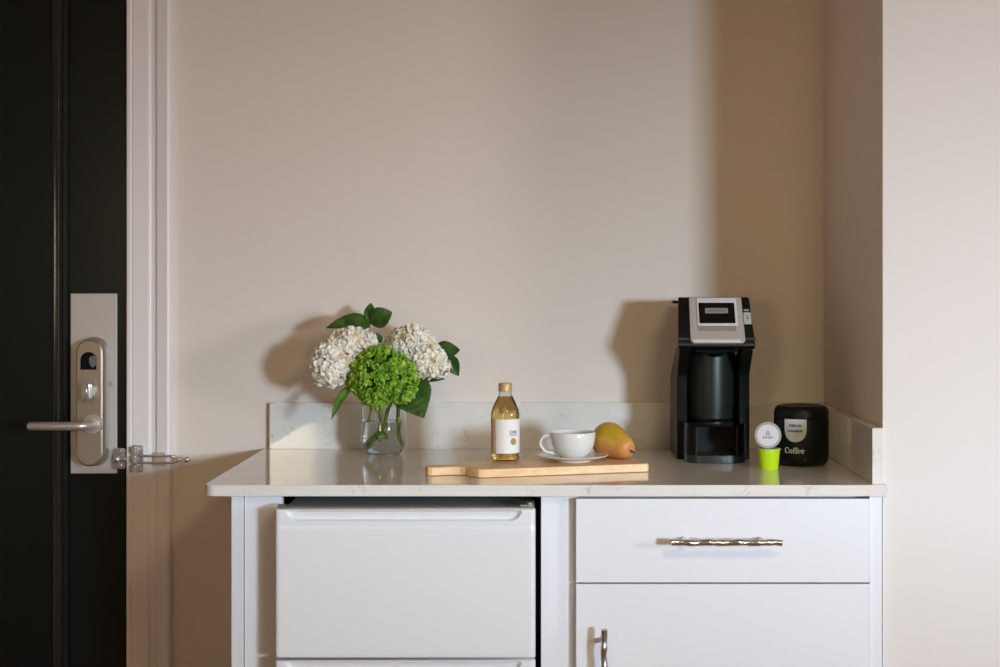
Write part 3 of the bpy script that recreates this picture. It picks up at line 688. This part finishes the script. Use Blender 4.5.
# ================================================================== SAUCER, CUP
SX, SY = .0586, -.398; s0 = ZB+.0003
bm = B(); lathe(bm, [(0, .0015), (.030, .0015), (.031, 0), (.035, 0), (.036, .0022), (.050, .0060), (.066, .0095), (.0722, .0122), (.0728, .0134), (.0718, .0140), (.065, .0120), (.050, .0086), (.034, .0048), (.028, .0042), (0, .0042)], (SX, SY, s0), 72)
so = obj('saucer', bm, M['saucer'], origin=(SX, SY, s0), smooth=50); tag(so, 'round cream saucer under the white cup on the board', 'saucer')
cz = s0+.0045
cup = thing('coffee_cup', 'white porcelain cup standing on the cream saucer', 'cup', (SX, SY, cz))
bm = B(); lathe(bm, [(0, .0015), (.0195, .0015), (.0205, 0), (.0225, 0), (.0235, .002), (.030, .007), (.0375, .016), (.0425, .028), (.0448, .040), (.0457, .0535), (.0452, .0545), (.0443, .0540), (.0432, .040), (.0408, .028), (.0358, .0175), (.028, .0095), (.018, .0058), (0, .0050)], (SX, SY, cz), 72)
obj('bowl', bm, M['porcelain'], cup, smooth=60)
bm = B(); hp = spline([(SX-.0425, SY-.002, cz+.046), (SX-.054, SY-.004, cz+.0475), (SX-.0635, SY-.006, cz+.040), (SX-.0655, SY-.006, cz+.029), (SX-.058, SY-.005, cz+.0175), (SX-.046, SY-.003, cz+.0125), (SX-.034, SY-.001, cz+.012)], 6)
tube(bm, hp, .0032, 12, rfn=lambda t: .0027+.0012*abs(2*t-1)); obj('handle', bm, M['porcelain'], cup, smooth=60)

# ================================================================== PEAR
pb = Vector((.1330, -.340, ZB+.0368)); pe = Vector((.1735, -.388, ZB+.0215))
axp = (pe-pb).normalized(); Lp = (pe-pb).length
prof = [(-.0365, 0), (-.0355, .008), (-.032, .018), (-.024, .0285), (-.012, .0352), (0, .0368), (.012, .0355), (.026, .0318), (.040, .0275), (.052, .0238), (.0585, .0205), (.064, .0165), (.067, .010), (.067, .003), (.0655, 0)]
bm = B(); lathe(bm, [(r, z) for z, r in prof], (0, 0, 0), 40)
for v in bm.verts:
    k = 1+.03*math.sin(3*math.atan2(v.co.y, v.co.x)+1)
    v.co.x *= k; v.co.y *= k
qm = Matrix.Translation(pb) @ Vector((0, 0, 1)).rotation_difference(axp).to_matrix().to_4x4()
bmesh.ops.transform(bm, matrix=qm, verts=bm.verts[:])
mz = min(v.co.z for v in bm.verts); shift = ZB+.0003-mz
bmesh.ops.translate(bm, verts=bm.verts[:], vec=(0, 0, shift))
pr_ = thing('pear', 'yellow-green pear lying on its side on the board behind the cup', 'pear', (pb.x, pb.y, ZB+.0003))
obj('flesh', bm, M['pear'], pr_, smooth=80, subsurf=1)
e = pb+axp*.0645+Vector((0, 0, shift)); bm = B(); tube(bm, spline([e, e+axp*.006+Vector((.001, 0, -.001)), e+axp*.011+Vector((.003, 0, -.002))], 5), .0018, 10); obj('stem', bm, M['pear_stem'], pr_, smooth=60)

# ================================================================== VASE AND HYDRANGEAS
VXc, VYc = -.352, -.125
va = thing('glass_vase', 'clear rounded glass vase half full of water holding the flowers', 'vase', (VXc, VYc, ZT))
vo = [(0, .0015), (.028, .0012), (.032, 0), (.0355, .001), (.0385, .006), (.0435, .014), (.0482, .024), (.0508, .034), (.0512, .044), (.0500, .060), (.0488, .078), (.0488, .100), (.0495, .118), (.0500, .125)]
vi = [(.0488, .1253), (.0480, .118), (.0472, .100), (.0472, .078), (.0484, .060), (.0496, .044), (.0491, .034), (.0463, .0245), (.0415, .0155), (.0365, .009), (.031, .0062), (0, .0058)]
bm = B(); lathe(bm, vo+vi, (VXc, VYc, ZT), 64); obj('vase_glass', bm, M['glass'], va, smooth=50)
wt = [(0, .0054), (.0312, .0058), (.0369, .0087), (.0419, .0153), (.0467, .0243), (.0495, .034), (.0500, .044), (.0488, .060), (.0480, .073), (0, .073)]
bm = B(); lathe(bm, wt, (VXc, VYc, ZT), 64); obj('water', bm, M['water'], va, smooth=50)

def rnd_dir(i, n):
    z = 1-2*(i+.5)/n; a = i*2.39996; r = math.sqrt(1-z*z); return Vector((r*math.cos(a), r*math.sin(a), z))
def petal(bm, c, nrm, tng, L, W, cup_, mi=0, rnd=random):
    sd = nrm.cross(tng).normalized(); rows = []
    for i, (t, w) in enumerate(((0, .18), (.35, .85), (.7, 1.0), (1.0, .45))):
        row = []
        for s in (-1, 0, 1):
            lift = cup_*t*t+(.18*L if s else 0)*(w)
            row.append(bm.verts.new(c+tng*L*t*(1.0 if s == 0 else .93)+sd*s*w*W/2+nrm*lift))
        rows.append(row)
    for a, b in zip(rows, rows[1:]):
        for k in range(2): bm.faces.new((a[k], a[k+1], b[k+1], b[k])).material_index = mi
def bloom(name, parent, lobes, n, size, mats, seed, cupk=.25, keep=None, jit=.12, tilt=.35):
    """lobes: list of (centre, radii); florets sit on the outer surface of their union"""
    rn = random.Random(seed); bm = B()
    for c, rd in lobes:
        fs0 = set(bm.faces); bmesh.ops.create_icosphere(bm, subdivisions=2, radius=1, matrix=Matrix.Translation(c) @ Matrix.Diagonal((rd[0]*.80, rd[1]*.80, rd[2]*.80, 1)))
        for f in bm.faces:
            if f not in fs0: f.material_index = 1
    for li, (c, rd) in enumerate(lobes):
        m_ = int(n*rd[0]*rd[2]/(sum(l[1][0]*l[1][2] for l in lobes)))
        for i in range(m_):
            dr = rnd_dir(i, m_); dr = (dr+Vector([rn.uniform(-jit, jit) for _ in range(3)])).normalized()
            k = rn.uniform(.88, 1.04)
            p = Vector(c)+Vector((dr.x*rd[0], dr.y*rd[1], dr.z*rd[2]))*k
            inside = False
            for lj, (c2, r2) in enumerate(lobes):
                if lj != li:
                    q = p-Vector(c2)
                    if (q.x/r2[0])**2+(q.y/r2[1])**2+(q.z/r2[2])**2 < .72: inside = True
            if inside: continue
            nm = Vector((dr.x/rd[0], dr.y/rd[1], dr.z/rd[2])).normalized(); nm = (nm+Vector([rn.uniform(-tilt, tilt) for _ in range(3)])).normalized()
            t0_ = nm.cross(Vector((rn.uniform(-1, 1), rn.uniform(-1, 1), rn.uniform(-1, 1)))).normalized(); b0 = nm.cross(t0_)
            s_ = size*rn.uniform(.8, 1.2); ck = cupk*rn.uniform(.3, 1.6)
            for q in range(4):
                a = PI/2*q+rn.uniform(-.15, .15); tg = t0_*math.cos(a)+b0*math.sin(a)
                petal(bm, p, nm, tg, s_*rn.uniform(.9, 1.1), s_*1.05, s_*ck)
    return obj(name, bm, mats, parent, smooth=70, solid=.0004)
def leaf(parent, base, tip, width, face, m, bend=.12, fold=.18, wav=0, widest=.4, label=None, pw=.8):
    base, tip = Vector(base), Vector(tip); ax_ = tip-base; L = ax_.length; ax_.normalize()
    face = Vector(face); face = (face-ax_*face.dot(ax_)).normalized(); sd = ax_.cross(face)
    bm = B(); NL, NW = 22, 8; g = []
    for i in range(NL+1):
        t = i/NL
        w = (math.sin(PI*t**(math.log(.5)/math.log(widest))))**pw*width/2 if 0 < t < 1 else .0004
        if i % 2 and 0 < t < 1: w *= .965
        c = base+ax_*L*t+face*(bend*L*(4*t*(1-t)))
        g.append([bm.verts.new(c+sd*w*s+face*(-abs(s)*fold*w*-1+wav*width*math.sin(t*9+s*2)*abs(s)-.022*width*(i % 3 == 0)*(abs(s) < .9))) for s in [k/(NW/2)-1 for k in range(NW+1)]])
    for a, b in zip(g, g[1:]):
        for k in range(NW): bm.faces.new((a[k], a[k+1], b[k+1], b[k]))
    o = obj('leaf', bm, m, parent, smooth=70, solid=.0006)
    if label: o['label'] = label
    return o
def stemtube(parent, pts, r=.0028, name='stem', m=None):
    bm = B(); tube(bm, spline(pts, 8), r, 12); return obj(name, bm, m or M['stem'], parent, smooth=60)

VC = Vector((VXc, VYc, 0))
# --- left white hydrangea
hl_ = thing('hydrangea', 'cream white hydrangea bloom at the left of the vase', 'flower', (VXc, VYc, ZT+.01), 'hydrangeas in the vase')
l1 = P(349, 352, 3.31); l2 = P(331, 364, 3.29); l3 = P(362, 346, 3.35)
bloom('bloom', hl_, [(l1, (.048, .045, .046)), (l2, (.036, .038, .044)), (l3, (.030, .03, .030))], 520, .0115, [M['petal'], M['core_w']], 11, tilt=.55, cupk=.4)
stemtube(hl_, [P(352, 362, 3.32), P(366, 388, 3.36), P(372, 400, 3.375), (VXc-.034, VYc-.004, ZT+.070), (VXc-.040, VYc-.010, ZT+.035)], .0026)
# leaves above it
s1 = stemtube(hl_, [P(360, 365, 3.36), P(368, 345, 3.37), P(370.5, 325, 3.37)], .0016, 'leaf_stalk')
leaf(hl_, P(370, 323, 3.37), P(326, 328, 3.33), .046, (.15, -.75, .6), M['leaf'], bend=.10, fold=.15, widest=.30)
leaf(hl_, P(371, 324, 3.37), P(371, 303, 3.40), .040, (.6, -.8, .1), M['leaf'], bend=-.05, fold=.2, widest=.35)
leaf(hl_, P(371, 324, 3.37), P(392, 312, 3.36), .048, (-.1, -1, .2), M['leaf'], bend=.1, fold=.25, widest=.5)
leaf(hl_, P(352, 386, 3.30), P(331.5, 420, 3.27), .026, (-.5, -.8, .3), M['leaf_l'], bend=.06, fold=.4, widest=.35, label='pale green drooping leaf')
# --- right white hydrangea
hr = thing('hydrangea', 'ivory white hydrangea bloom at the right of the vase', 'flower', (VXc+.01, VYc, ZT+.01), 'hydrangeas in the vase')
r1 = P(411, 348, 3.36); r2 = P(425, 360, 3.34); r3 = P(400, 346, 3.38)
bloom('bloom', hr, [(r1, (.045, .042, .044)), (r2, (.040, .038, .034)), (r3, (.030, .03, .034)), (P(437, 366, 3.33), (.024, .026, .022))], 560, .0108, [M['petal'], M['core_w']], 23, tilt=.6, cupk=.4)
stemtube(hr, [P(412, 362, 3.36), P(398, 388, 3.375), P(388, 410, 3.38), (VXc-.004, VYc+.004, ZT+.055), (VXc-.034, VYc-.008, ZT+.022)], .0044)
stemtube(hr, [P(415, 365, 3.37), P(432, 360, 3.37), P(436, 352, 3.37)], .0015, 'leaf_stalk')
leaf(hr, P(434, 353, 3.37), P(460, 350, 3.35), .046, (-.1, -1, .25), M['leaf'], bend=.05, fold=.25, widest=.42)
leaf(hr, P(449, 356, 3.37), P(458.5, 376, 3.36), .034, (-.1, -1, 0), M['leaf'], bend=.1, fold=.3, widest=.4)
leaf(hr, P(419, 376, 3.36), P(445, 379, 3.34), .034, (0, -.9, .4), M['leaf'], bend=.15, fold=.25, widest=.45)
leaf(hr, P(405, 380, 3.33), P(424, 418, 3.28), .088, (.1, -1, .1), M['leaf'], bend=.08, fold=.12, widest=.42, pw=.95, label='large dark green toothed leaf')
leaf(hr, P(381, 343, 3.38), P(376, 333, 3.37), .016, (.2, -.9, .3), M['leaf'], bend=.1, widest=.5)
# --- green hydrangea
hg = thing('hydrangea', 'vivid green hydrangea bloom at the front of the vase', 'flower', (VXc-.01, VYc-.01, ZT+.01), 'hydrangeas in the vase')
g1 = P(378, 372, 3.28); g2 = P(396, 378, 3.29); g3 = P(366, 375, 3.30); g4 = P(377, 392, 3.30); g5 = P(401, 390, 3.29)
bloom('bloom', hg, [(g1, (.052, .048, .050)), (g2, (.044, .042, .044)), (g3, (.038, .040, .046)), (g4, (.034, .034, .028)), (g5, (.026, .03, .028))], 1050, .0082, [M['gpetal'], M['core_g']], 37, cupk=.7, jit=.16, tilt=1.2)
stemtube(hg, [P(381, 390, 3.31), P(379.5, 408, 3.365), (VXc-.006, VYc-.006, ZT+.06), (VXc-.020, VYc-.014, ZT+.028), (VXc-.034, VYc-.020, ZT+.016)], .0034)
stemtube(hg, [P(393, 392, 3.33), P(398, 408, 3.375), (VXc+.030, VYc-.018, ZT+.050), (VXc+.040, VYc-.016, ZT+.022)], .0040, 'side_stem')
leaf(hg, (VXc-.008, VYc-.010, ZT+.052), (VXc+.010, VYc-.018, ZT+.036), .014, (0, -1, .1), M['leaf_l'], bend=.1)
leaf(hg, (VXc-.010, VYc-.010, ZT+.050), (VXc-.006, VYc-.016, ZT+.030), .012, (0, -1, .1), M['leaf_l'], bend=.1)
